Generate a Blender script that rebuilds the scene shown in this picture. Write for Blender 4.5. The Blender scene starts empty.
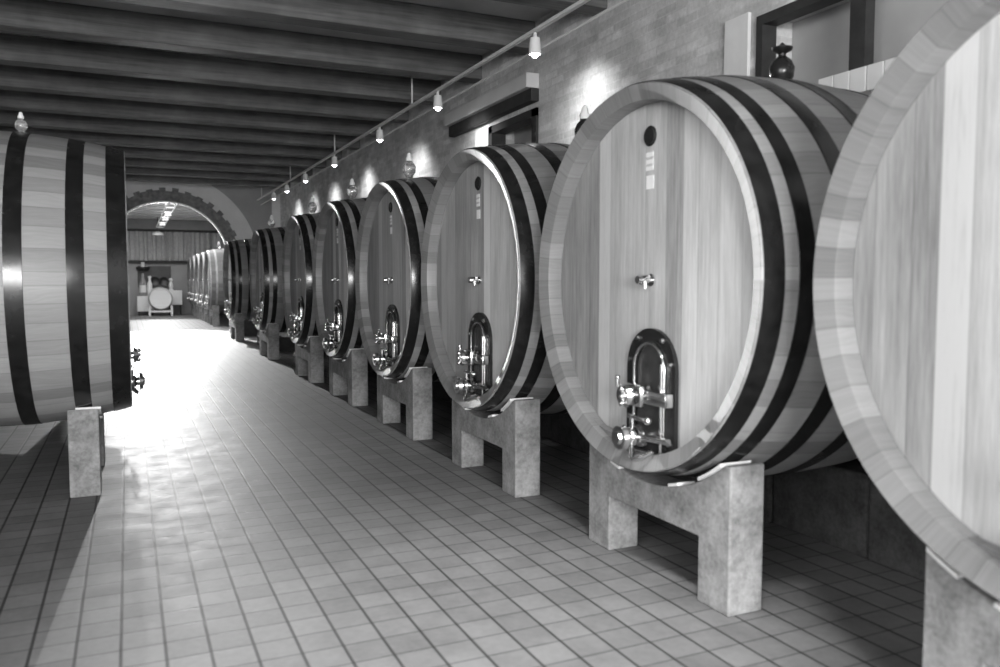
import bpy, bmesh, math, random
from mathutils import Vector, Matrix
random.seed(7)
PI = math.pi
sc = bpy.context.scene
COL = sc.collection
R = math.radians

# ------------------------------------------------------------------ node materials
class N:
    def __init__(s, name):
        s.m = bpy.data.materials.new(name); s.m.use_nodes = True
        s.nt = s.m.node_tree; s.nt.nodes.clear()
        s.out = s.nt.nodes.new('ShaderNodeOutputMaterial')
        s.b = s.nt.nodes.new('ShaderNodeBsdfPrincipled')
        s.nt.links.new(s.b.outputs[0], s.out.inputs[0])
    def node(s, t, **kw):
        n = s.nt.nodes.new('ShaderNode' + t)
        for k, v in kw.items(): setattr(n, k, v)
        return n
    def put(s, sock, v):
        if isinstance(v, bpy.types.NodeSocket): s.nt.links.new(v, sock)
        elif v is not None: sock.default_value = v
    def math(s, op, a, b=None, c=None):
        n = s.node('Math', operation=op)
        for i, v in enumerate((a, b, c)):
            if v is not None: s.put(n.inputs[i], v)
        return n.outputs[0]
    def obj(s): return s.node('TexCoord').outputs['Object']
    def sep(s, v):
        n = s.node('SeparateXYZ'); s.put(n.inputs[0], v); return n.outputs
    def comb(s, x, y, z):
        n = s.node('CombineXYZ')
        for i, v in enumerate((x, y, z)): s.put(n.inputs[i], v)
        return n.outputs[0]
    def rnd(s): return s.node('ObjectInfo').outputs['Random']
    def noise(s, vec, scale, detail=4, rough=.55):
        n = s.node('TexNoise'); s.put(n.inputs['Vector'], vec)
        n.inputs['Scale'].default_value = scale; n.inputs['Detail'].default_value = detail; n.inputs['Roughness'].default_value = rough
        return n.outputs[0]
    def vor1(s, w, feature='F1'):
        n = s.node('TexVoronoi', voronoi_dimensions='1D', feature=feature)
        s.put(n.inputs['W'], w); n.inputs['Scale'].default_value = 1
        return n.outputs
    def map(s, v, a, b, c, d):
        n = s.node('MapRange'); s.put(n.inputs[0], v)
        for i, q in enumerate((a, b, c, d)): n.inputs[1 + i].default_value = q
        return n.outputs[0]
    def grey(s, v):
        n = s.node('CombineColor')
        for i in range(3): s.put(n.inputs[i], v)
        return n.outputs[0]
    def bump(s, h, strength=.3, dist=.01):
        n = s.node('Bump'); s.put(n.inputs['Height'], h)
        n.inputs['Strength'].default_value = strength; n.inputs['Distance'].default_value = dist
        s.nt.links.new(n.outputs[0], s.b.inputs['Normal'])
    def set(s, col=None, rough=None, metal=None, spec=None, **kw):
        if col is not None:
            if isinstance(col, (int, float)): s.b.inputs['Base Color'].default_value = (col, col, col, 1)
            else: s.put(s.b.inputs['Base Color'], s.grey(col))
        s.put(s.b.inputs['Roughness'], rough); s.put(s.b.inputs['Metallic'], metal)
        s.put(s.b.inputs['Specular IOR Level'], spec)
        for k, v in kw.items(): s.put(s.b.inputs[k.replace('_', ' ')], v)
        return s.m

def mat_plain(name, col, rough=.5, metal=0, spec=.5, var=.12, scale=8):
    n = N(name); o = n.obj()
    v = n.map(n.noise(o, scale), .3, .7, col * (1 - var), col * (1 + var))
    return n.set(v, rough, metal, spec)

def mat_head(name, lo, hi, rough=.45):
    n = N(name); x, y, z = n.sep(n.obj()); r = n.rnd()
    w = n.math('ADD', n.math('MULTIPLY', y, 7.0), n.math('MULTIPLY', r, 40))
    c = n.sep(n.vor1(w)[1])[0]
    edge = n.vor1(w, 'DISTANCE_TO_EDGE')[0]
    yo = n.math('ADD', y, n.math('MULTIPLY', c, 9)); rz = n.math('ADD', z, n.math('MULTIPLY', r, 17))
    g1 = n.noise(n.comb(0, n.math('MULTIPLY', yo, 70), n.math('MULTIPLY', rz, 2.2)), 1, 5, .6)
    g2 = n.noise(n.comb(3, n.math('MULTIPLY', yo, 9), n.math('MULTIPLY', rz, 1.3)), 1, 3, .5)
    g3 = n.noise(n.comb(7, n.math('MULTIPLY', yo, 240), n.math('MULTIPLY', rz, 9)), 1, 3, .6)
    t = n.math('ADD', n.math('MULTIPLY', c, .46), n.math('MULTIPLY', g1, .42))
    t = n.math('ADD', t, n.math('MULTIPLY', g2, .40)); t = n.math('ADD', t, n.math('MULTIPLY', g3, .34))
    v = n.map(t, .46, .98, lo, hi)
    v = n.math('MULTIPLY', v, n.map(edge, 0, .022, .62, 1))
    n.bump(n.math('ADD', g1, n.math('MULTIPLY', g3, .5)), .15, .004)
    return n.set(v, rough, 0, .35)

def mat_stave(name, lo, hi, count=17.0, rough=.42):
    n = N(name); x, y, z = n.sep(n.obj()); r = n.rnd()
    a = n.math('ARCTAN2', z, y)
    w = n.math('ADD', n.math('MULTIPLY', a, count / 2), n.math('MULTIPLY', r, 30))
    c = n.sep(n.vor1(w)[1])[0]
    edge = n.vor1(w, 'DISTANCE_TO_EDGE')[0]
    ar = n.math('ADD', n.math('MULTIPLY', a, 1.0), n.math('MULTIPLY', c, 7))
    xx = n.math('ADD', x, n.math('MULTIPLY', r, 5))
    warp = n.noise(n.comb(n.math('MULTIPLY', xx, 3), n.math('MULTIPLY', ar, 5), c), 1, 2, .5)
    g1 = n.noise(n.comb(n.math('MULTIPLY', xx, 2.2), n.math('ADD', n.math('MULTIPLY', ar, 55), n.math('MULTIPLY', warp, 7)), 0), 1, 4, .6)
    g2 = n.noise(n.comb(n.math('MULTIPLY', xx, 8), n.math('MULTIPLY', ar, 210), 4), 1, 3, .6)
    t = n.math('ADD', n.math('ADD', .1, n.math('MULTIPLY', c, .35)), n.math('MULTIPLY', g1, .4)); t = n.math('ADD', t, n.math('MULTIPLY', g2, .25))
    v = n.map(t, .2, .95, lo, hi)
    v = n.math('MULTIPLY', v, n.map(edge, 0, .03, .6, 1))
    rr = n.math('SQRT', n.math('ADD', n.math('MULTIPLY', y, y), n.math('MULTIPLY', z, z)))   # darker end grain at the chime, recess wall toned down with it
    rim_mask = n.math('MULTIPLY', n.math('LESS_THAN', n.math('ABSOLUTE', n.math('SUBTRACT', x, .06)), .07), n.math('LESS_THAN', rr, .9345))
    v = n.math('MULTIPLY', v, n.map(rim_mask, 0, 1, 1, .72))
    n.bump(g1, .12, .004)
    return n.set(v, rough, 0, .4)

def mat_concrete(name, col):
    n = N(name); o = n.obj()
    a = n.noise(o, 6, 7, .68); b = n.noise(o, 45, 3, .6)
    t = n.math('ADD', n.math('MULTIPLY', a, .8), n.math('MULTIPLY', b, .35))
    v = n.map(t, .42, .74, col * .5, col * 1.25)
    n.bump(b, .25, .004)
    return n.set(v, .8, 0, .2)

def mat_floor():
    n = N('clay_tile'); x, y, z = n.sep(n.obj()); P = .163
    u = n.math('DIVIDE', n.math('SUBTRACT', x, .1), P); v = n.math('DIVIDE', n.math('SUBTRACT', y, .05), P)
    iu = n.math('FLOOR', u); iv = n.math('FLOOR', v)
    fu = n.math('SUBTRACT', u, iu); fv = n.math('SUBTRACT', v, iv)
    eu = n.math('MINIMUM', fu, n.math('SUBTRACT', 1, fu)); ev = n.math('MINIMUM', fv, n.math('SUBTRACT', 1, fv))
    gu = n.map(eu, .022, .055, 0, 1); gv = n.map(ev, .015, .05, 0, 1)
    wn = n.node('TexWhiteNoise', noise_dimensions='3D'); n.put(wn.inputs[0], n.comb(iu, iv, 3))
    rnd = wn.outputs[0]
    big = n.noise(n.obj(), .8, 4, .55); small = n.noise(n.obj(), 26, 4, .6); mid = n.noise(n.obj(), 4.5, 5, .65)
    t = n.math('ADD', n.math('ADD', .05, n.math('MULTIPLY', rnd, .16)), n.math('MULTIPLY', big, .34))
    t = n.math('ADD', t, n.math('MULTIPLY', small, .24)); t = n.math('ADD', t, n.math('MULTIPLY', mid, .5)); t = n.math('SUBTRACT', t, .09)
    base = n.map(t, .28, .88, .085, .23)
    gmul = n.math('MULTIPLY', n.math('ADD', .24, n.math('MULTIPLY', gu, .76)), n.math('ADD', .54, n.math('MULTIPLY', gv, .46)))
    col = n.math('MULTIPLY', base, gmul)
    h = n.math('ADD', n.math('MULTIPLY', n.math('MULTIPLY', gu, gv), 1.0), n.math('MULTIPLY', mid, .25))
    n.bump(h, .22, .003)
    rough = n.map(mid, .3, .75, .58, .72)
    return n.set(col, rough, 0, .4)

def mat_brick(name, lo, hi, mort, scale=1.0):
    n = N(name); x, y, z = n.sep(n.obj())
    b = n.node('TexBrick'); n.put(b.inputs['Vector'], n.comb(n.math('ADD', y, x), z, 0))
    b.inputs['Scale'].default_value = scale
    b.inputs['Brick Width'].default_value = .27; b.inputs['Row Height'].default_value = .075; b.inputs['Mortar Size'].default_value = .008
    b.inputs['Color1'].default_value = (lo, lo, lo, 1); b.inputs['Color2'].default_value = (hi, hi, hi, 1); b.inputs['Mortar'].default_value = (mort, mort, mort, 1)
    m = n.noise(n.obj(), 2.2, 5, .6); m2 = n.noise(n.obj(), 30, 3, .6)
    f = n.math('MULTIPLY', n.map(m, .3, .7, .75, 1.2), n.map(m2, .3, .7, .88, 1.1))
    c = n.math('MULTIPLY', n.sep(b.outputs[0])[0], f)
    n.bump(n.math('ADD', n.math('MULTIPLY', b.outputs[1], -1), n.math('MULTIPLY', m2, .4)), .5, .01)
    return n.set(c, .85, 0, .2)

def mat_beam(name, lo, hi):
    n = N(name); x, y, z = n.sep(n.obj()); r = n.rnd()
    v3 = n.comb(n.math('ADD', n.math('MULTIPLY', x, 1.1), n.math('MULTIPLY', r, 30)), n.math('MULTIPLY', y, 26), n.math('MULTIPLY', z, 26))
    g = n.noise(v3, 1, 5, .6); g2 = n.noise(n.obj(), 2.0, 4, .6)
    t = n.math('ADD', n.math('MULTIPLY', g, .6), n.math('MULTIPLY', g2, .5))
    n.bump(g, .3, .006)
    return n.set(n.map(t, .35, .75, lo, hi), .6, 0, .3)

M = {}
M['head'] = mat_head('oak_head', .18, .62)
M['stave'] = mat_stave('oak_stave', .13, .38)
M['staved'] = mat_stave('dark_oak_stave', .10, .26)
n = N('black_iron'); o = n.obj()
M['iron'] = n.set(n.map(n.noise(o, 14, 4), .3, .7, .006, .016), n.map(n.noise(o, 5, 3), .3, .7, .16, .3), 0, .5)
n = N('galvanised_iron'); o = n.obj()
M['galv'] = n.set(n.map(n.noise(o, 10, 3), .3, .7, .32, .5), .45, .5, .5)
M['chrome'] = mat_plain('polished_steel', .72, .16, 1.0, .5, .05)
M['darksteel'] = mat_plain('dark_steel', .025, .22, .3, .5, .2)
M['doorpanel'] = mat_plain('door_varnish', .05, .22, 0, .5, .35, 5)
M['black'] = mat_plain('black_plastic', .012, .35)
M['card'] = mat_plain('white_card', .82, .6, 0, .3, .03)
M['concrete'] = mat_concrete('cast_concrete', .27)
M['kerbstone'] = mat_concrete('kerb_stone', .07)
M['shim'] = mat_plain('pale_shim', .75, .6)
M['floor'] = mat_floor()
M['brick'] = mat_brick('pale_brick', .44, .62, .52)
M['archbrick'] = mat_plain('arch_brick', .17, .85, 0, .2, .35, 9)
M['plaster'] = mat_plain('pale_plaster', .58, .85, 0, .2, .08, 2)
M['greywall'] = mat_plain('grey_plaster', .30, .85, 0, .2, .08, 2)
M['recess'] = mat_plain('recess_plaster', .36, .85, 0, .2, .1, 2)
M['white'] = mat_plain('white_paint', .68, .6, 0, .3, .04)
M['timberdark'] = mat_plain('dark_timber', .035, .6, 0, .3, .25)
M['beam'] = mat_beam('beam_wood', .04, .18)
M['field'] = mat_plain('ceiling_plaster', .45, .85, 0, .2, .2, 1.5)
M['batten'] = mat_plain('pale_batten', .6, .6, 0, .3, .06)
M['curtain'] = mat_plain('curtain_cloth', .36, .9, 0, .1, .1)
M['panel'] = mat_plain('dark_panel', .06, .6)
M['crate'] = mat_plain('dark_crate', .05, .7, 0, .3, .3)
n = N('clear_glass')
M['glass'] = n.set(.85, .06, 0, .6, Transmission_Weight=.85, IOR=1.45)
n = N('lamp_glow'); n.set(1.0, .5); n.b.inputs['Emission Color'].default_value = (1, 1, 1, 1); n.b.inputs['Emission Strength'].default_value = 14
M['glow'] = n.m

# ------------------------------------------------------------------ mesh helpers
class MB:
    def __init__(s): s.bm = bmesh.new()
    def box(s, lo, hi, bev=0):
        r = bmesh.ops.create_cube(s.bm, size=1)
        c = [(a + b) / 2 for a, b in zip(lo, hi)]; d = [b - a for a, b in zip(lo, hi)]
        for v in r['verts']: v.co = Vector([v.co[i] * d[i] + c[i] for i in range(3)])
        if bev:
            es = list({e for v in r['verts'] for e in v.link_edges})
            bmesh.ops.bevel(s.bm, geom=es, offset=bev, segments=2, profile=.5, affect='EDGES')
        return s
    def cyl(s, p0, p1, r0, r1=None, n=20):
        p0, p1 = Vector(p0), Vector(p1); r1 = r0 if r1 is None else r1
        d = p1 - p0; q = d.to_track_quat('Z', 'Y').to_matrix()
        rings = []
        for p, r in ((p0, r0), (p1, r1)):
            rings.append([s.bm.verts.new(p + q @ Vector((r * math.cos(2 * PI * i / n), r * math.sin(2 * PI * i / n), 0))) for i in range(n)])
        a, b = rings
        for i in range(n): s.bm.faces.new((a[i], a[(i + 1) % n], b[(i + 1) % n], b[i]))
        s.bm.faces.new(list(reversed(a))); s.bm.faces.new(b)
        return s
    def lathe(s, prof, axis='X', n=96, org=(0, 0, 0), close=True):
        # prof: list of (along, radius), turned about an axis; radius 0 is a pole
        rings = []
        for (t, r) in prof:
            if r < 1e-6:
                p = {'X': (t, 0, 0), 'Z': (0, 0, t), 'Y': (0, t, 0)}[axis]
                rings.append([s.bm.verts.new(Vector(p) + Vector(org))]); continue
            ring = []
            for i in range(n):
                a = 2 * PI * i / n; c, d = r * math.cos(a), r * math.sin(a)
                p = {'X': (t, c, d), 'Z': (c, d, t), 'Y': (d, t, c)}[axis]
                ring.append(s.bm.verts.new(Vector(p) + Vector(org)))
            rings.append(ring)
        pairs = list(zip(rings, rings[1:]))
        if close: pairs.append((rings[-1], rings[0]))
        for a, b in pairs:
            for i in range(n):
                j = (i + 1) % n
                if len(a) == 1 and len(b) == 1: continue
                if len(a) == 1: s.bm.faces.new((a[0], b[j], b[i]))
                elif len(b) == 1: s.bm.faces.new((a[i], a[j], b[0]))
                else: s.bm.faces.new((a[i], a[j], b[j], b[i]))
        return s
    def tube(s, pts, r, n=10, closed=False):
        pts = [Vector(p) for p in pts]; rings = []; m = len(pts); up = None
        for k, p in enumerate(pts):
            a = pts[(k - 1) % m] if (closed or k > 0) else p
            b = pts[(k + 1) % m] if (closed or k < m - 1) else p
            d = (b - a).normalized()
            if up is None:
                up = d.orthogonal().normalized()
            up = (up - d * up.dot(d)).normalized(); w = d.cross(up)
            rings.append([s.bm.verts.new(p + r * (math.cos(2 * PI * i / n) * up + math.sin(2 * PI * i / n) * w)) for i in range(n)])
        prs = list(zip(rings, rings[1:])) + ([(rings[-1], rings[0])] if closed else [])
        for a, b in prs:
            for i in range(n): s.bm.faces.new((a[i], a[(i + 1) % n], b[(i + 1) % n], b[i]))
        if not closed: s.bm.faces.new(list(reversed(rings[0]))); s.bm.faces.new(rings[-1])
        return s
    def ball(s, c, r, sub=2, sx=(1, 1, 1)):
        q = bmesh.ops.create_icosphere(s.bm, subdivisions=sub, radius=r)
        for v in q['verts']: v.co = Vector([v.co[i] * sx[i] + c[i] for i in range(3)])
        return s
    def prism(s, poly, axis, a, b):
        # poly: list of 2-d points in the plane across axis, extruded from a to b
        def P(p, t): return {'X': (t, p[0], p[1]), 'Y': (p[0], t, p[1]), 'Z': (p[0], p[1], t)}[axis]
        A = [s.bm.verts.new(P(p, a)) for p in poly]; B = [s.bm.verts.new(P(p, b)) for p in poly]
        k = len(poly)
        for i in range(k): s.bm.faces.new((A[i], A[(i + 1) % k], B[(i + 1) % k], B[i]))
        s.bm.faces.new(list(reversed(A))); s.bm.faces.new(B)
        return s
    def build(s, name, mat, parent=None, loc=(0, 0, 0), smooth=None):
        bmesh.ops.recalc_face_normals(s.bm, faces=s.bm.faces)
        me = bpy.data.meshes.new(name); s.bm.to_mesh(me); s.bm.free()
        me.materials.append(M[mat] if isinstance(mat, str) else mat)
        o = bpy.data.objects.new(name, me); COL.objects.link(o)
        o.location = loc
        if parent: o.parent = parent
        if smooth:
            me.polygons.foreach_set('use_smooth', [True] * len(me.polygons))
            me.set_sharp_from_angle(angle=R(smooth))
        return o

def tag(o, label=None, cat=None, group=None, kind=None):
    if label: o['label'] = label
    if cat: o['category'] = cat
    if group: o['group'] = group
    if kind: o['kind'] = kind
    return o
def empty(name, loc, rz=0):
    o = bpy.data.objects.new(name, None); COL.objects.link(o); o.location = loc; o.rotation_euler = (0, 0, rz); o.empty_display_size = .1
    return o
def copy_tree(o, parent=None):
    c = o.copy(); COL.objects.link(c); c.parent = parent
    for ch in list(o.children): copy_tree(ch, c)
    return c
def struct(b, name, mat, **k): return tag(b.build(name, mat, **k), kind='structure')

# ------------------------------------------------------------------ room shell
XL, XR, YB, YE, YF, ZC = -2.9, 4.15, -6.0, 24.5, 37.6, 4.3
XR2 = 4.6
struct(MB().box((XL - .4, YB - .4, -.2), (XR2 + .1, YF + .4, 0)), 'floor', 'floor')
struct(MB().box((XL - .4, YB - .4, ZC), (XR2 + .1, YE + .4, ZC + .15)), 'ceiling', 'field')
struct(MB().box((XL - .4, YE + .401, ZC - .2), (XR2 + .1, YF + .4, ZC + .15)), 'ceiling_far', 'timberdark')

def wall_yz(name, mat, x0, x1, y0, y1, z0, z1, holes):
    b = MB(); ys = sorted({y0, y1, *[h[0] for h in holes], *[h[1] for h in holes]})
    for a, c in zip(ys, ys[1:]):
        hs = sorted([(h[2], h[3]) for h in holes if h[0] <= a + 1e-6 and h[1] >= c - 1e-6]); z = z0
        for (p, q) in hs:
            if p > z: b.box((x0, a, z), (x1, c, p))
            z = q
        if z < z1: b.box((x0, a, z), (x1, c, z1))
    return struct(b, name, mat)

# right-hand wall: painted brick with two framed recesses
WA = (8.02, 9.32, 2.15, 3.36); WB = (1.0, 4.60, 2.62, 3.34)
wall_yz('wall_right', 'brick', XR, XR2, YB, YE, 0, ZC, [WA, WB])
wa = struct(MB().box((XR2 - .12, WA[0] + .002, WA[2] + .002), (XR2 - .06, WA[1] - .002, WA[3] - .002)), 'window_1', 'recess')
f = MB()
f.box((XR - .03, WA[0] + .003, WA[2]), (XR + .16, WA[0] + .11, WA[3] - .003)).box((XR - .03, WA[1] - .11, WA[2]), (XR + .16, WA[1] - .003, WA[3] - .003)).box((XR - .03, WA[0] + .003, WA[3] - .09), (XR + .16, WA[1] - .003, WA[3] - .003))
f.build('window_frame', 'timberdark', wa)
MB().box((XR - .1, WA[0] - .02, 3.42), (XR - .002, 10.5, 3.56), .01).build('lintel', 'timberdark', wa)
MB().box((XR - .16, WA[0] - .02, 3.56), (XR - .002, 10.5, 3.72), .01).build('cornice', 'plaster', wa)
MB().box((XR - .012, WA[1] + .01, 2.2), (XR - .001, WA[1] + .45, 3.40)).build('jamb', 'white', wa)
wb = struct(MB().box((XR2 - .14, WB[0] + .002, WB[2] + .002), (XR2 - .08, WB[1] - .002, WB[3] - .002)), 'window_2', 'recess')
f = MB().box((XR - .03, WB[1] - .065, WB[2] + .002), (XR + .1, WB[1] - .003, WB[3] - .003)).box((XR - .03, WB[0] + .003, WB[3] - .07), (XR + .1, WB[1] - .065, WB[3] - .003))
f.build('window_frame', 'timberdark', wb)
MB().box((XR + .05, 3.72, WB[2] + .004), (XR + .13, 3.84, WB[3] - .07)).build('post', 'timberdark', wb)
b = MB()
for i in range(22): b.box((XR - .10, 1.2 + i * .125, 2.60), (XR - .002, 1.2 + i * .125 + .118, 2.75), .006)
b.build('sill', 'white', wb)
MB().box((XR - .03, 4.68, 2.0), (XR - .001, 4.94, 3.4), .006).build('pilaster', 'white', wb)
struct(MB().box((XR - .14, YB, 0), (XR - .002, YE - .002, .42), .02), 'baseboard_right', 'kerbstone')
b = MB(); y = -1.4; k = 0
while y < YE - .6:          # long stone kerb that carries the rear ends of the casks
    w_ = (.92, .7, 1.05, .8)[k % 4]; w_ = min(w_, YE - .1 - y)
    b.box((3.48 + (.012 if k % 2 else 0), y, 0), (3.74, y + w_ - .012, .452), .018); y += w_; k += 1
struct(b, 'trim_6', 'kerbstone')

# left-hand wall with an added, unseen window opening to let light in
wall_yz('wall_left', 'plaster', XL - .4, XL, YB, YE, 0, ZC, [(-4.2, .8, 1.9, 3.8)])
# wall behind the camera with an added entrance opening to let light in
def wall_xz(name, mat, y0, y1, x0, x1, z0, z1, holes):
    b = MB(); xs = sorted({x0, x1, *[h[0] for h in holes], *[h[1] for h in holes]})
    for a, c in zip(xs, xs[1:]):
        hs = sorted([(h[2], h[3]) for h in holes if h[0] <= a + 1e-6 and h[1] >= c - 1e-6]); z = z0
        for (p, q) in hs:
            if p > z: b.box((a, y0, z), (c, y1, p))
            z = q
        if z < z1: b.box((a, y0, z), (c, y1, z1))
    return struct(b, name, mat)
wall_xz('wall_back', 'plaster', YB - .4, YB, XL, XR, 0, ZC, [(-2.5, 1.3, .9, 3.3)])

# end wall with the arch through to the next cellar
AX, AZ, AR = 1.04, 2.0, 1.65
b = MB(); T = (YE, YE + .4)
b.box((XL, T[0], 0), (AX - AR, T[1], ZC)); b.box((AX + AR, T[0], 0), (XR2, T[1], ZC))
K = 56
prev = None
for i in range(K + 1):
    a = PI - PI * i / K; x, z = AX + AR * math.cos(a), AZ + AR * math.sin(a)
    row = [b.bm.verts.new((x, y, zz)) for y in T for zz in (z, ZC)]
    if prev:
        p = prev; q = row
        b.bm.faces.new((p[0], q[0], q[1], p[1])); b.bm.faces.new((p[2], p[3], q[3], q[2]))
        b.bm.faces.new((p[0], p[2], q[2], q[0])); b.bm.faces.new((p[1], q[1], q[3], p[3]))
    prev = row
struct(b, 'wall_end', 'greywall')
def ring_wedges(name, mat, seq, y0, y1):
    b = MB()
    for (a0, a1, r0, r1) in seq:
        pts = []
        for (r, a) in ((r0, a0), (r1, a0), (r1, (a0 + a1) / 2), (r1, a1), (r0, a1), (r0, (a0 + a1) / 2)):
            pts.append((AX + r * math.cos(a), min(ZC - .01, AZ + r * math.sin(a))))
        if max(p[1] for p in pts) - min(p[1] for p in pts) < .004: continue
        b.prism(pts, 'Y', y0, y1)
    return struct(b, name, mat)
seq = []; a = -.3; k = 0
while a < PI + .3:
    d = .085; seq.append((a, a + d, AR + .012, AR + (.30 if k % 2 else .37) + .02 * math.sin(k * 2.3))); a += d; k += 1
ring_wedges('trim_1', 'archbrick', seq, YE - .035, YE - .002)
ring_wedges('trim_2', 'plaster', [(-.3 + i * .06, -.3 + (i + 1) * .06, AR + .2, 2.46) for i in range(63)], YE - .018, YE - .001)
# pale arris along the arch
ring_wedges('trim_3', 'white', [(-.3 + i * .06, -.3 + (i + 1) * .06, AR - .035, AR + .008) for i in range(63)], YE - .04, YE + .03)
struct(MB().box((XR - .24, YE - .03, 0), (XR - .002, YE - .002, 3.95)), 'trim_4', 'white')

# next cellar
struct(MB().box((XL - .4, T[1], 0), (XL, YF, ZC)), 'wall_far_left', 'plaster')
struct(MB().box((XR2, T[1], 0), (XR2 + .1, YF, ZC)), 'wall_far_right', 'plaster')
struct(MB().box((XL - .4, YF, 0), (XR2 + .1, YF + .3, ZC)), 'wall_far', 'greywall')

# ceiling beams
bz = 4.0
proto = None; yb = 8.35 - .26 - 1.47 * 7
while yb < YE - .35:
    if proto is None:
        proto = MB().box((XL, 0, bz - bz), (XR, .26, ZC - bz - .001), .012).build('ceiling_beam', 'beam'); o = proto
    else:
        o = proto.copy(); COL.objects.link(o)
    o.location = (0, yb, bz)
    tag(o, 'dark timber beam crossing under the cellar ceiling', 'beam', 'dark timber ceiling beams')
    yb += 1.47
proto = None; yb = YE + 1.3
while yb < YF - .6:
    if proto is None:
        proto = MB().box((XL, 0, 0), (XR2, .42, .09), .008).build('ceiling_batten', 'batten'); o = proto
    else: o = proto.copy(); COL.objects.link(o)
    o.location = (0, yb, ZC - .2925)
    tag(o, 'pale painted beam under the ceiling seen through the arch', 'beam', 'pale beams beyond the arch')
    yb += 1.35

# ------------------------------------------------------------------ casks
L, R0, RM, CZ = 1.55, .935, 1.02, 1.47
RW, HD = .076, .112    # stave thickness at the rim, depth of the head in its recess
def rad(t):
    s = (t - L / 2) / (L / 2); return R0 + (RM - R0) * (1 - s * s)
LIFT = RM   # casks' empties stand at the lowest point of the belly

def make_cask(hoops, hoopmat, headmat='head', stavemat='stave'):
    root = empty('wine_cask', (0, 0, 0)); C = (0, 0, LIFT)
    prof = [(.034, R0 - RW), (.030, R0 - RW + .002), (.0015, R0 - .003), (.004, R0)]
    prof += [(L * i / 24, rad(L * i / 24)) for i in range(1, 24)]
    prof += [(L - .006, R0), (L, R0 - .006), (L, R0 - RW + .01), (L - .012, R0 - RW), (L - .1, R0 - RW), (L - .1, 0)]
    bd = MB().lathe(prof + [], 'X', 112, close=False)
    # inner wall of the front recess
    bd2 = [(.034, R0 - RW), (.16, R0 - RW)]
    bd.lathe(bd2, 'X', 112, close=False)
    bmesh.ops.remove_doubles(bd.bm, verts=bd.bm.verts, dist=1e-5)
    body = bd.build('body', stavemat, root, C, smooth=40)
    MB().lathe([(HD, 0), (HD, R0 - RW - .008), (HD + .003, R0 - RW - .0005), (HD + .025, R0 - RW - .0005), (HD + .025, 0)], 'X', 112, close=False).build('head', headmat, root, C, smooth=30)
    for (a, c) in hoops:
        m = (a + c) / 2
        MB().lathe([(a, rad(a) + .0005), (a + .002, rad(a) + .004), (m, rad(m) + .005), (c, rad(c) + .0045), (c, rad(c) + .001), (m, rad(m) + .0005)], 'X', 112).build('hoop', hoopmat, root, C, smooth=40)
    H = HD      # front face of the head
    dy = -.085
    # arched manhole door
    def arch(w, zb, zt, inset=0, n=18):
        r = w / 2 - inset; zc = zt - w / 2
        pts = [(dy + r, zb + inset)] + [(dy + r * math.cos(PI * i / n), zc + r * math.sin(PI * i / n)) for i in range(n + 1)] + [(dy - r, zb + inset)]
        out = [pts[0]]
        for p in pts[1:]:
            if abs(p[0] - out[-1][0]) + abs(p[1] - out[-1][1]) > 1e-5: out.append(p)
        return out
    fr = MB()
    o_, i_ = arch(.40, -.84, -.235), arch(.40, -.84, -.235, .068)
    k = len(o_)
    fv = [[fr.bm.verts.new((x, p[0], p[1])) for p in q] for q in (o_, i_) for x in (H - .022, H - .0005)]
    of, ob, inf, inb = fv
    for i in range(k):
        j = (i + 1) % k
        for a_, b_ in ((of, inf), (of, ob), (inf, inb), (ob, inb)):
            fr.bm.faces.new((a_[i], a_[j], b_[j], b_[i]))
    frame = fr.build('door_frame', 'darksteel', root, C)
    tag(frame, 'arched dark steel door frame')
    for (y, z) in ((dy + .165, -.40), (dy + .165, -.56), (dy + .165, -.77), (dy - .165, -.40), (dy - .165, -.58), (dy - .165, -.78), (dy + .1, -.29), (dy - .1, -.29)):
        MB().cyl((H - .021, y, z), (H - .036, y, z), .014, .010, 10).build('bolt', 'chrome', frame)
    dp = MB().prism(arch(.40, -.84, -.235, .08), 'X', H - .012, H - .001).build('door_panel', 'doorpanel', root, C)
    tag(dp, 'glossy dark door panel')
    rp = [(H - .03, p[0], p[1]) for p in arch(.40, -.84, -.235, .075)]
    MB().tube(rp, .008, 8).build('door_edge', 'chrome', root, C, smooth=60)
    # cross bar with its screw handle
    cz = -.565; cy = dy + .05
    cb = MB().box((H - .085, dy - .21, cz - .034), (H - .035, dy + .19, cz + .034), .01).box((H - .10, dy - .03, cz - .055), (H - .03, cy + .06, cz + .055), .014)
    cbar = cb.build('cross_bar', 'chrome', root, C, smooth=35)
    cs = MB().cyl((H - .09, cy, cz), (H - .13, cy, cz), .028).cyl((H - .13, cy, cz), (H - .15, cy, cz), .06, .05, 24).cyl((H - .15, cy, cz), (H - .165, cy, cz), .032, .022, 16)
    for q in range(3): cs.ball((H - .165, cy - .02, cz + .035 - .035 * q), .016)
    cs.build('clamp_screw', 'chrome', cbar, smooth=35)
    MB().cyl((H - .10, dy + .17, cz + .03), (H - .10, dy + .17, cz + .075), .010, .010, 12).ball((H - .10, dy + .17, cz + .075), .014).build('screw_handle', 'chrome', cbar, smooth=40)
    # drain valve
    vz, vy = -.765, dy + .02
    v = MB().cyl((H - .01, vy, vz), (H - .175, vy, vz), .03).cyl((H - .05, vy, vz), (H - .07, vy, vz), .055, n=24).ball((H - .11, vy, vz), .05).cyl((H - .165, vy, vz), (H - .19, vy, vz), .066, .058, 28).cyl((H - .19, vy, vz), (H - .203, vy, vz), .034, .028, 20)
    v.cyl((H - .09, vy - .02, vz), (H - .07, vy - .24, vz + .01), .017, .015, 14)
    val = v.build('drain_valve', 'chrome', root, C, smooth=35)
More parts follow.
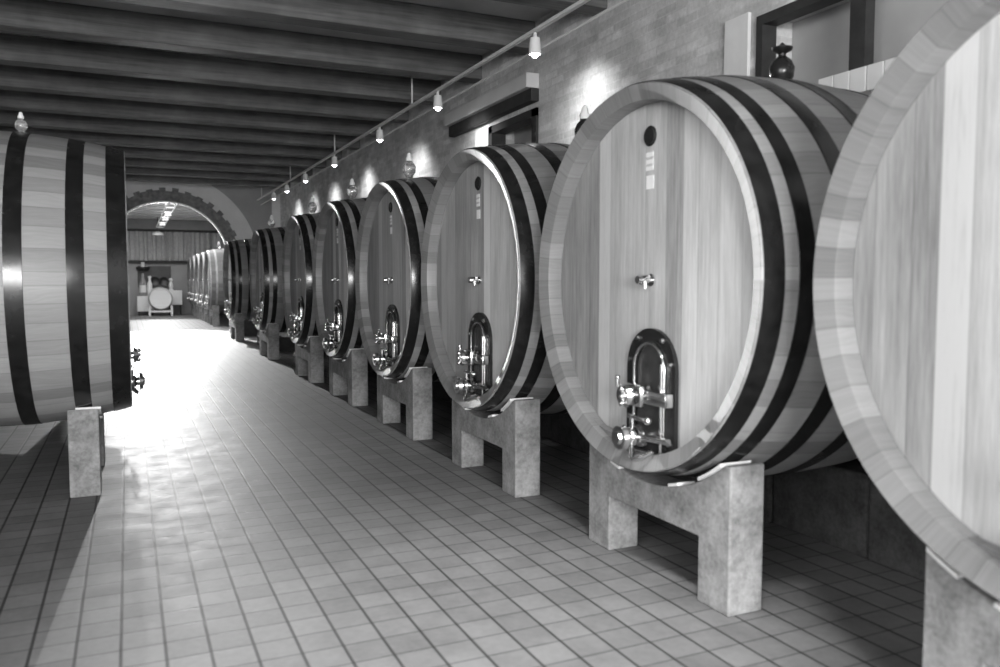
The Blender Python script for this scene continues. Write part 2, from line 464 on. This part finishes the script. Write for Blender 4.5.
    MB().cyl((H - .11, vy, vz + .035), (H - .11, vy, vz + .11), .014, .014, 14).cyl((H - .11, vy + .03, vz + .10), (H - .11, vy - .13, vz + .095), .012, .010, 12).ball((H - .11, vy - .13, vz + .095), .02).build('valve_handle', 'chrome', val, smooth=40)
    hp = [(H - .10 - .05 * math.sin(PI * i / 12), vy + .01 - .17 * i / 12, vz - .045 - .05 * math.sin(PI * i / 12)) for i in range(13)]
    MB().tube(hp, .011, 8).build('valve_lever', 'chrome', val, smooth=60)
    # hinge rod of the door
    MB().cyl((H - .045, dy - .125, -.40), (H - .045, dy - .125, -.86), .009, n=10).cyl((H - .045, dy - .125, -.84), (H - .045, dy - .19, -.84), .012, n=10).ball((H - .045, dy - .19, -.84), .02).build('hinge_rod', 'chrome', root, C, smooth=40)
    # curved toe piece under the door
    seg = []; rr = R0 - RW - .002
    a0, a1 = PI * 1.5 - .50, PI * 1.5 + .50
    for i in range(17): 
        a = a0 + (a1 - a0) * i / 16; seg.append((rr * math.cos(a), rr * math.sin(a)))
    top = [(.36, -.80), (.27, -.842), (.10, -.85), (-.16, -.85), (-.22, -.80), (-.40, -.775)]
    poly = seg + [(-p[0], p[1]) for p in top]
    poly = seg + sorted([(-p[0] * 1.0, p[1]) for p in top], key=lambda p: -p[0])
    MB().prism(poly, 'X', H - .045, H - .001).build('toe_board', stavemat, root, C)
    # sampling tap, bung plate and cards
    ty = -.065
    MB().cyl((H, ty, .0), (H - .07, ty, 0), .012, n=12).cyl((H - .002, ty, 0), (H - .01, ty, 0), .03, n=16).cyl((H - .07, ty, 0), (H - .09, ty, 0), .026, .02, 14).cyl((H - .045, ty, 0), (H - .045, ty - .005, -.042), .01, n=10).cyl((H - .045, ty + .03, .016), (H - .045, ty - .035, .016), .009, n=10).build('sample_tap', 'chrome', root, C, smooth=35)
    MB().lathe([(H, 0), (H, .05), (H - .006, .05), (H - .012, .042), (H - .012, 0)], 'X', 28, (0, -.035, .70), close=False).build('bung_plate', 'darksteel', root, C, smooth=30)
    c1 = MB().box((H - .003, -.062, .535), (H - .0005, -.002, .625)).build('label_card', 'card2', root, C)
    c2 = MB().box((H - .003, -.067, .445), (H - .0005, -.006, .51)).build('label_card', 'card', root, C)
    return root

n = N('printed_card'); x, y, z = n.sep(n.obj())
ln = n.math('GREATER_THAN', n.math('FRACT', n.math('MULTIPLY', z, 30)), .62)
msk = n.math('MULTIPLY', ln, n.math('GREATER_THAN', n.noise(n.comb(0, n.math('MULTIPLY', y, 160), n.math('MULTIPLY', z, 30)), 1, 2), .45))
M['card2'] = n.set(n.map(msk, 0, 1, .8, .45), .6, 0, .3)

HA = [(.012, .10), (.163, .238), (.385, .475), (.64, .73), (L - .475, L - .385), (L - .238, L - .158), (L - .10, L - .012)]
HB = [(.008, .122), (.25, .35), (.58, .68)]
HB = HB + [(L - b_, L - a_) for a_, b_ in HB]
XF = 2.227
castA = make_cask(HA, 'iron')
GA = 'large oak casks along the aisle'
YS = [1.237, 3.366, 5.50, 7.65, 9.86, 12.2, 15.95, 20.9]
LAB = ['pale oak cask cut off by the frame, its tap and door out of view',
       'large oak cask shown whole, with two white cards and a white pad under its belly',
       'oak cask with two white cards, between the largest whole cask and a narrower one',
       'third cask fully in view along the row, its arched door half in profile',
       'fourth cask fully in view along the row, under the bright wall scallop',
       'fifth cask fully in view along the row, before the gap with the low pipe',
       'dark-hooped cask standing alone between the two gaps in the row',
       'last dark-hooped cask of the row, just in front of the arch']
CASKS = []
for i, y in enumerate(YS):
    o = castA if i == 0 else copy_tree(castA)
    o.location = (XF, y, CZ - LIFT); tag(o, LAB[i], 'barrel', GA); CASKS.append(o)
castB = make_cask(HB, 'iron')
castB.location = (.012, 6.62, CZ - LIFT); castB.rotation_euler = (0, 0, PI)
tag(castB, 'oak cask seen from its side across the aisle, three broad black hoops', 'barrel')
HC = [(.004, .05), (.12, .17), (.3, .35)]
HC = HC + [(L - b_, L - a_) for a_, b_ in HC]
for y_, l_ in ((8.76, 'oak cask hidden behind the one across the aisle, only its cradle peeking out'), (10.9, 'unseen oak cask added two places behind the one across the aisle')):
    o = copy_tree(castB); o.location = (-.14, y_, CZ - LIFT); o.rotation_euler = (0, 0, PI); tag(o, l_, 'barrel')  # added behind a just-visible cradle leg, blocking light under the row
castC = make_cask([(.028, .075), (.2, .26), (.5, .56), (L - .56, L - .5), (L - .26, L - .2), (L - .06, L - .004)], 'galv', 'head', 'staved')
YG = [27.7, 29.77, 31.84, 33.91, 35.98]
LABG = ['pale-hooped cask first beyond the arch, its whole flank in view', 'pale-hooped cask second beyond the arch', 'pale-hooped cask third beyond the arch',
        'pale-hooped cask fourth beyond the arch', 'pale-hooped cask last beyond the arch, beside the right-hand cabinet']
for i, y in enumerate(YG):
    o = castC if i == 0 else copy_tree(castC)
    o.location = (XF + .1, y, CZ - LIFT); tag(o, LABG[i], 'barrel', 'pale-hooped casks beyond the arch')

# ------------------------------------------------------------------ concrete cradles
def bench_top(y, cut=1.014, top=.665): return min(top, CZ - math.sqrt(cut * cut - y * y))
def bench_mesh(x0, x1, y0=-.655, y1=.525, lw=.215, open_z=.30):
    b = MB(); ys = sorted({round(y0 + (y1 - y0) * i / 40, 5) for i in range(41)} | {round(y0 + lw, 5), round(y1 - lw, 5)})
    V = {}
    def v(x, y, z):
        k = (round(x, 5), round(y, 5), round(z, 5))
        if k not in V: V[k] = b.bm.verts.new(k)
        return V[k]
    def quad(*p): b.bm.faces.new([v(*q) for q in p])
    for a, c in zip(ys, ys[1:]):
        leg = c <= y0 + lw + 1e-4 or a >= y1 - lw - 1e-4
        for (lo, hi) in (((0, 0), (open_z, open_z)), ((open_z, open_z), (bench_top(a), bench_top(c)))):
            if hi == (open_z, open_z) and not leg: continue
            for x in (x0, x1): quad((x, a, lo[0]), (x, c, lo[1]), (x, c, hi[1]), (x, a, hi[0]))
        quad((x0, a, bench_top(a)), (x0, c, bench_top(c)), (x1, c, bench_top(c)), (x1, a, bench_top(a)))
        z = 0 if leg else open_z
        quad((x0, a, z), (x1, a, z), (x1, c, z), (x0, c, z))
    for y in (y0, y1):
        quad((x0, y, 0), (x1, y, 0), (x1, y, open_z), (x0, y, open_z)); t_ = bench_top(y)
        quad((x0, y, open_z), (x1, y, open_z), (x1, y, t_), (x0, y, t_))
    for y in (ys[ys.index(round(y0 + lw, 5))], round(y1 - lw, 5)): quad((x0, y, 0), (x1, y, 0), (x1, y, open_z), (x0, y, open_z))
    return b
def make_cradle():
    root = empty('cask_cradle', (0, 0, 0))
    for (nm, x0) in (('bench', .0),):
        b = bench_mesh(x0, x0 + .19)
        o = b.build(nm, 'concrete', root)
        md = o.modifiers.new('edge', 'BEVEL'); md.width = .012; md.segments = 2; md.limit_method = 'ANGLE'; md.angle_limit = R(40)
    # pale shims on the saddle
    for (y0, y1, x1) in ((-.60, -.45, .16), (.40, .51, .14), (-.30, -.23, .09), (.2, .28, .09)):
        pts = [(y0 + (y1 - y0) * i / 6, CZ - math.sqrt(.9995 ** 2 - (y0 + (y1 - y0) * i / 6) ** 2)) for i in range(7)]
        low = [(p[0], min(p[1] - .002, max(bench_top(p[0]) + .001, p[1] - .03))) for p in pts]
        MB().prism(pts + low[::-1], 'X', -.014, x1).build('shim', 'shim', root)
    return root
cr = make_cradle(); first = True
def place_cradle(x, y, rz, label, group):
    global first
    o = cr if first else copy_tree(cr); first = False
    o.location = (x, y, 0); o.rotation_euler = (0, 0, rz); tag(o, label, 'stand', group); return o
XS = 2.34
SL = ['concrete cradle under the pale cask cut off by the frame', 'concrete cradle under the largest whole cask, thick square legs',
      'concrete cradle under the cask beside the largest whole one', 'concrete cradle under the third whole cask of the row',
      'concrete cradle under the fourth whole cask of the row', 'concrete cradle under the fifth whole cask, beside the low pipe',
      'concrete cradle under the cask standing alone between two gaps', 'concrete cradle under the last dark-hooped cask before the arch']
for y, l in zip(YS, SL): place_cradle(XS, y + (.012 if y < 2 else 0), 0, l, 'concrete cradles along the aisle')
place_cradle(-.20, 6.62, PI, 'concrete cradle under the cask across the aisle', 'concrete cradles along the aisle')
SG = ['pale concrete cradle under the first cask beyond the arch', 'pale concrete cradle under the second cask beyond the arch', 'pale concrete cradle under the third cask beyond the arch',
      'pale concrete cradle under the fourth cask beyond the arch', 'pale concrete cradle under the last cask beyond the arch']
for y_, l_ in ((8.76, 'cradle leg just showing beside the one across the aisle'), (10.9, 'unseen cradle added two places behind the one across the aisle')):
    place_cradle(-.30, y_, PI, l_, 'concrete cradles along the aisle')  # cradles of the two casks added behind
for y, l in zip(YG, SG): place_cradle(XS + .1, y, 0, l, 'concrete cradles beyond the arch')

# ------------------------------------------------------------------ airlocks on the bungs
def make_airlock(glassmat, capmat, flared=True):
    root = empty('airlock', (0, 0, 0))
    MB().lathe([(0, 0), (0, .035), (.02, .04), (.05, .062), (.10, .066), (.135, .05), (.155, .028), (.16, 0)], 'Z', 28, close=False).build('bowl', glassmat, root, smooth=50)
    cp = [(.1602, 0), (.1602, .02), (.175, .02), (.19, .05), (.205, .055), (.215, .02), (.225, .012), (.235, 0)] if flared else [(.1602, 0), (.1602, .032), (.185, .034), (.2, .024), (.225, .02), (.235, .012), (.24, 0)]
    MB().lathe(cp, 'Z', 24, close=False).build('cap', capmat, root, smooth=50)
    return root
alg = make_airlock('glass', 'card', False); ald = make_airlock('darksteel', 'black'); alh = make_airlock('darksteel', 'card', False); alh.scale = (1.2, 1.2, 1.35)
def place_al(o, cask_y, t, xf, label, sign=1):
    o.location = (xf + sign * t, cask_y, CZ + rad(t) + .0105); return tag(o, label, 'airlock', 'airlocks on the casks')
place_al(ald, YS[1], .97, XF, 'black round airlock standing on the largest whole cask')
place_al(alh, YS[2], 1.02, XF, 'dark airlock with a clear cap on the cask beside the largest')
gl = [(YS[3], .31, XF, 'clear glass airlock on the third whole cask'), (YS[4], .31, XF, 'clear glass airlock on the fourth whole cask'),
      (YS[5], .31, XF, 'clear glass airlock on the fifth whole cask'), (YS[6], .31, XF, 'clear glass airlock on the cask standing alone'),
      (YG[0], .4, XF + .1, 'clear glass airlock against the foot of the arch')]
for i, (y, t, xf, l) in enumerate(gl): place_al(alg if i == 0 else copy_tree(alg), y, t, xf, l)
o = place_al(copy_tree(alg), 6.62, .655, .012, 'clear glass airlock on the cask across the aisle', -1); o.scale = (.6, .6, .6)

# ------------------------------------------------------------------ spot lamps on their track
XT, ZT = 3.5, 3.71
tr = empty('lamp_track', (XT, 0, ZT))
MB().box((-.02, 5.0, .05), (.02, YE - .05, .08)).build('rail', 'batten', tr)
for y in range(5): MB().cyl((0, 6.0 + y * 4.41, .079), (0, 6.0 + y * 4.41, 4.0 - ZT + .28), .012, n=8).build('hanger', 'batten', tr)
MB().cyl((.1, 5.0, -.06), (.1, YE - .05, -.06), .012, n=10).build('cable_rail', 'batten', tr)
tag(tr, 'pale lamp track with a cable along the top of the brick wall', 'track')
SP = [6.84, 9.43, 11.93, 14.85, 17.5, 19.7, 21.6]
sroot = empty('spot_lamp', (0, 0, 0))
MB().cyl((0, 0, .048), (0, 0, -.02), .016, n=12).build('bracket', 'batten', sroot)
MB().lathe([(0, 0), (0, .045), (-.05, .052), (-.15, .06), (-.15, .052), (-.13, .05), (-.13, 0)], 'Z', 24, close=False).build('lamp_head', 'white', sroot, smooth=40)
MB().cyl((0, 0, -.128), (0, 0, -.136), .047, n=20).build('bulb', 'glow', sroot)
MB().ball((0, 0, -.15), .035).build('bulb', 'glow', sroot, smooth=60)
wl = ['beside the dark beam end above the largest cask', 'above the recess in the wall', 'past the recess, above a bright scallop', 'above the fourth whole cask', 'above the fifth whole cask', 'second from the end wall', 'beside the white pilaster at the end wall']
for i, y in enumerate(SP):
    o = sroot if i == 0 else copy_tree(sroot)
    o.location = (XT, y, ZT); tag(o, 'white spot lamp on the wall track, ' + wl[i], 'lamp', 'spot lamps on the wall track')

# ------------------------------------------------------------------ far cellar furnishings
# light truss under the ceiling
t = empty('light_truss', (1.3, 30, 3.74)); h = MB(); 
def tp(s, y): return (1.15 + .27 * s - 1.3 + (y - 26) * .0, y - 30, (y - 26) * -.012)
for s_ in (0, 1): MB().tube([tp(s_, 25.6), tp(s_, 36)], .022, 8).build('rail', 'white', t)
for y in (25.9, 27.5, 29.1, 31.2, 33.6, 36): MB().tube([tp(0, y), tp(1, y)], .022, 8).build('rung', 'white', t)
for y in (29.1, 31.2, 33.6): MB().lathe([(0, 0), (0, .10), (-.07, .11), (-.07, 0)], 'Z', 16, ((tp(0, y)[0] + tp(1, y)[0]) / 2, tp(0, y)[1], tp(0, y)[2] - .04), close=False).build('lamp_head', 'white', t)
for s_ in (0, 1): MB().cyl((tp(s_, 27.5)[0], -2.5, 0), (tp(s_, 27.5)[0], -2.5, .55), .01, n=8).build('hanger', 'white', t)
tag(t, 'white ladder-shaped light truss hanging beyond the arch', 'light')
t = empty('pendant_lamp', (1.2, 36.2, 3.3))
MB().lathe([(0, 0), (0, .22), (.08, .2), (.16, .05), (.16, 0)], 'Z', 24, close=False).build('lamp_shade', 'white', t, smooth=40)
MB().cyl((0, 0, .155), (0, 0, .99), .012, n=8).build('cord', 'black', t)
tag(t, 'white pendant lamp hanging before the curtain', 'lamp')
# curtain
b = MB(); nn = 220; x0, x1 = -2.6, 4.5
pv = None
for i in range(nn + 1):
    x = x0 + (x1 - x0) * i / nn
    y = .055 * math.sin(i * .92) + .035 * math.sin(i * .37 + 1) + .02 * math.sin(i * 2.1)
    row = [b.bm.verts.new((x, y, z)) for z in (2.3, 3.52)] + [b.bm.verts.new((x, y + .01, z)) for z in (2.3, 3.52)]
    if pv:
        b.bm.faces.new((pv[0], row[0], row[1], pv[1])); b.bm.faces.new((pv[2], pv[3], row[3], row[2]))
        b.bm.faces.new((pv[0], pv[2], row[2], row[0])); b.bm.faces.new((pv[1], row[1], row[3], pv[3]))
    pv = row
t = empty('curtain', (0, YF - .2, 0))
b.build('cloth', 'curtain', t, smooth=60)
MB().cyl((-2.6, 0, 3.56), (4.5, 0, 3.56), .05, n=12).build('curtain_rail', 'timberdark', t)
tag(t, 'pleated grey curtain along the top of the far wall', 'curtain')
struct(MB().box((XL, YF - .1, 2.16), (XR2, YF - .002, 2.27)), 'trim_5', 'timberdark')
# dark hanging
t = MB().box((.42, YF - .05, 1.15), (1.72, YF - .004, 2.06), .01).build('wall_hanging', 'panel')
tag(t, 'dark rectangular wall hanging on the far wall', 'hanging')
# small cask on a trestle
BX, BY, BZ, BL = 1.23, 35.9, .71, .8
t = empty('trestle', (BX, BY + .47, 0)); 
for x in (-.42, .42):
    for y in (-.5, .25): MB().box((x - .035, y - .03, 0), (x + .035, y + .03, .42), .004).build('leg', 'white', t)
for y in (-.5, .25): MB().box((-.385, y - .03, .15), (.385, y + .03, .22), .004).build('cross_rail', 'white', t)
tag(t, 'low white trestle carrying the small pale cask', 'trestle')
t = empty('small_cask', (BX, BY - .05, BZ - .47))
pr = [(.03, 0), (.03, .385), (0, .39), (0, .415)] + [(BL * i / 16, .42 + .05 * math.sin(PI * i / 16)) for i in range(17)] + [(BL, .39), (BL - .03, .385), (BL - .03, 0)]
M['palestave'] = mat_stave('pale_stave', .42, .62); M['palehead'] = mat_head('pale_head', .5, .75)
bb = MB().lathe(pr[3:], 'Y', 48, close=False).build('body', 'palestave', t, (0, 0, .47), smooth=40)
MB().lathe([(.03, 0), (.03, .388), (.0, .392), (0, .414), (.012, .414), (.045, .39), (.045, 0)], 'Y', 48, close=False).build('head', 'palehead2', t, (0, 0, .47)) if False else MB().lathe([(.03, 0), (.03, .388), (.0, .392), (0, .414), (.045, .40), (.045, 0)], 'Y', 48, close=False).build('head', 'palehead', t, (0, 0, .47), smooth=30)
for (a, c) in ((.05, .09), (.2, .24), (.56, .6), (.71, .75)):
    r_ = lambda q: .42 + .05 * math.sin(PI * q / BL)
    MB().lathe([(a, r_(a) - .001), (a, r_(a) + .004), (c, r_(c) + .004), (c, r_(c) - .001)], 'Y', 48).build('hoop', 'galv', t, (0, 0, .47), smooth=30)
tag(t, 'small pale cask on a white trestle facing down the aisle', 'barrel')
# cabinets
def cabinet(x0, x1, z0, z1, y0, label):
    t = empty('cabinet', ((x0 + x1) / 2, y0 + .25, 0)); w = (x1 - x0) / 2
    MB().box((-w, -.25, z0), (w, .25, z1), .008).build('carcass', 'white', t)
    for s_ in (-1, 1):
        MB().box((min(0, s_ * w) + .01, -.268, z0 + .02), (max(0, s_ * w) - .01, -.2505, z1 - .02), .004).build('door', 'white', t)
        for y in (-.2, .2): MB().box((s_ * (w - .06) - .02, y - .02, 0), (s_ * (w - .06) + .02, y + .02, z0 + .01)).build('leg', 'timberdark', t)
    return tag(t, label, 'cabinet')
cabinet(.36, 1.0, .16, .80, 36.75, 'white cabinet with a tall bottle on top at the far wall')
cabinet(1.55, 2.1, .42, 1.03, 36.75, 'white cabinet on tall legs, half behind the small pale cask')
t = empty('bottle', (.6, 36.95, .802))
MB().lathe([(0, 0), (0, .13), (.55, .13), (.72, .06), (.95, .045), (.95, 0)], 'Z', 24, close=False).build('glass_body', 'glass', t, smooth=40)
MB().lathe([(.15, .131), (.15, .133), (.45, .133), (.45, .131)], 'Z', 24).build('bottle_label', 'white', t, smooth=40)
tag(t, 'tall display bottle with a white label on the cabinet', 'bottle')
t = empty('wall_lamp', (.62, YF - .12, 2.02))
MB().lathe([(-.14, 0), (-.14, .2), (-.1, .26), (0, .27), (0, 0)], 'Z', 24, close=False).build('lamp_shade', 'black', t, smooth=40)
MB().lathe([(0, 0), (0, .08), (.2, .07), (.2, 0)], 'Z', 16, close=False).build('candle', 'white', t, smooth=40)
MB().box((-.04, .0, -.08), (.04, .115, .02)).build('wall_bracket', 'black', t)
tag(t, 'black wall lamp with a white candle on the far wall', 'lamp')
t = empty('jar', (.86, 36.95, .802))
MB().lathe([(0, 0), (0, .1), (.5, .1), (.62, .05), (.75, .05), (.75, 0)], 'Z', 20, close=False).build('jar_body', 'white', t, smooth=40)
MB().lathe([(.75, 0), (.75, .07), (.83, .06), (.83, 0)], 'Z', 20, close=False).build('lid', 'white', t, smooth=40)
tag(t, 'white jar beside the tall bottle on the cabinet', 'jar')
for (x, l) in ((1.08, 'dark round wall plate above the middle of the small cask'), (1.42, 'dark round wall plate beside the white figurine')):
    t = MB().lathe([(0, 0), (0, .1), (-.03, .18), (-.05, .18), (-.02, .09), (-.02, 0)], 'Y', 28, close=False).build('wall_plate', 'black', loc=(x, YF - .052, 1.42), smooth=40)
    tag(t, l, 'plate', 'round plates on the far wall')
t = empty('figurine', (1.68, 36.95, 1.032))
MB().lathe([(0, 0), (0, .1), (.03, .1), (.06, .06), (.2, .09), (.34, .06), (.38, .03), (.38, 0)], 'Z', 18, close=False).build('torso', 'white', t, smooth=50)
MB().ball((0, 0, .45), .075).build('knob', 'white', t, smooth=60)
tag(t, 'small white figurine on the tall-legged cabinet', 'figurine')

# ------------------------------------------------------------------ things in the gaps of the row
def crate(x, y, w, d, h, label, slats=4):
    t = empty('crate', (x, y, 0))
    MB().box((-w / 2, -d / 2, 0), (w / 2, d / 2, h), .008).build('box', 'crate', t)
    for i in range(slats): 
        z = h * (i + .6) / (slats + .4)
        MB().box((-w / 2 - .012, -d / 2 + .03, z), (-w / 2 - .0005, d / 2 - .03, z + .022)).build('slat', 'galv', t)
    return tag(t, label, 'crate')
crate(2.95, 22.8, .8, 1.6, .62, 'dark crate with pale slats before the foot of the arch', 4)
crate(3.0, 18.0, .7, 1.9, .30, 'low dark crate with pale slats in the wider gap of the row', 2)
for i, (y, hh) in enumerate(((17.0, .36), (17.5, .3), (18.4, .34))):
    t = empty('canister', (2.98 - .05 * i, y, .302))
    MB().lathe([(0, 0), (0, .12), (.22, .12), (hh - .06, .06), (hh, .05), (hh, 0)], 'Z', 20, close=False).build('can_body', 'white', t, smooth=40)
    MB().cyl((0, 0, hh - .001), (0, 0, hh + .05), .055, n=16).build('lid', 'black', t)
    tag(t, ['pale canister nearest the lone cask on the low crate', 'shorter pale canister in the middle of the low crate', 'pale canister at the far end of the low crate'][i], 'canister', 'canisters on the low crate')
t = empty('floor_pipe', (2.72, 13.75, 0))
MB().cyl((0, -1.0, .13), (0, 1.0, .13), .045, n=16).build('pipe', 'white', t, smooth=40)
for y in (-.85, .85): MB().box((-.05, y - .04, 0), (.05, y + .04, .09), .004).build('foot', 'concrete', t)
tag(t, 'low white pipe across the gap after the fifth cask', 'pipe')

# ------------------------------------------------------------------ light
def area(loc, rot, sx, sy, p, spread=None):
    l = bpy.data.lights.new('added_light', 'AREA'); l.shape = 'RECTANGLE'; l.size = sx; l.size_y = sy; l.energy = p
    if spread: l.spread = R(spread)
    o = bpy.data.objects.new('added_light', l); COL.objects.link(o); o.location = loc; o.rotation_euler = [R(a) for a in rot]; return o
area((-.6, YB - .1, 2.1), (90, 0, 0), 3.7, 2.3, 1130)             # light through the added, unseen entrance behind the viewer
area((XL - .1, -1.7, 2.85), (90, 0, -90), 4.8, 1.8, 280)           # added, unseen window in the left-hand wall, brightening the cask heads
area((1.0, 31, ZC - .32), (0, 0, 0), 4, 8, 330)                     # added area light under the next cellar's ceiling, whitening its floor
def spot(loc, d, p, size, blend, rad_):
    l = bpy.data.lights.new('spot', 'SPOT'); l.energy = p; l.spot_size = R(size); l.spot_blend = blend; l.shadow_soft_size = rad_
    o = bpy.data.objects.new('spot', l); COL.objects.link(o); o.location = loc; o.rotation_euler = Vector(d).to_track_quat('-Z', 'Y').to_euler(); return o
area((.7, 25.9, 3.98), (65, 0, 180), 4.2, .2, 700)                   # added light hidden behind the arch head, brightening the aisle floor
spot((1.0, 1.2, 3.9), (.04, .45, -1), 1200, 52, 1, .25)               # added unseen spot for the pool of light on the aisle floor
spot((-.42, 28.9, 3.48), (-.15, -1, -.19), 9500, 29, .6, .08)          # added spot hidden by the side-on cask, for the floor's shadow edge
spot((1.28, 31.0, 3.45), (-.03, -1, -.27), 10500, 38, .4, .05)         # lamp of the truss
spot((1.2, 36.0, 3.4), (-.03, -1, -.5), 2600, 50, .6, .05)
for i, y in enumerate(SP): spot((XT - .02, y, ZT - .2), (.62, .1, -.7), 62, 120, 1, .05)
w = bpy.data.worlds.new('World'); sc.world = w; w.use_nodes = True
w.node_tree.nodes['Background'].inputs[0].default_value = (.8, .8, .8, 1); w.node_tree.nodes['Background'].inputs[1].default_value = .12

# ------------------------------------------------------------------ camera
F_PX = 810.0
cam = bpy.data.cameras.new('camera'); co = bpy.data.objects.new('camera', cam); COL.objects.link(co)
cam.sensor_width = 36; cam.lens = F_PX / 1000 * 36
pitch = math.atan2(53.5, F_PX); yaw = math.atan2(373, math.hypot(F_PX, 53.5))
co.location = (0, 0, 1.47); co.rotation_euler = (PI / 2 - pitch, 0, -yaw)
cam.clip_start = .05
cam.dof.use_dof = True; cam.dof.focus_distance = 8.0; cam.dof.aperture_fstop = 1.8
sc.camera = co
vs = sc.view_settings
sc.display_settings.display_device = 'sRGB'
vs.view_transform = 'Standard'; vs.look = 'None'; vs.gamma = 1; vs.use_curve_mapping = False; vs.exposure = 0.0
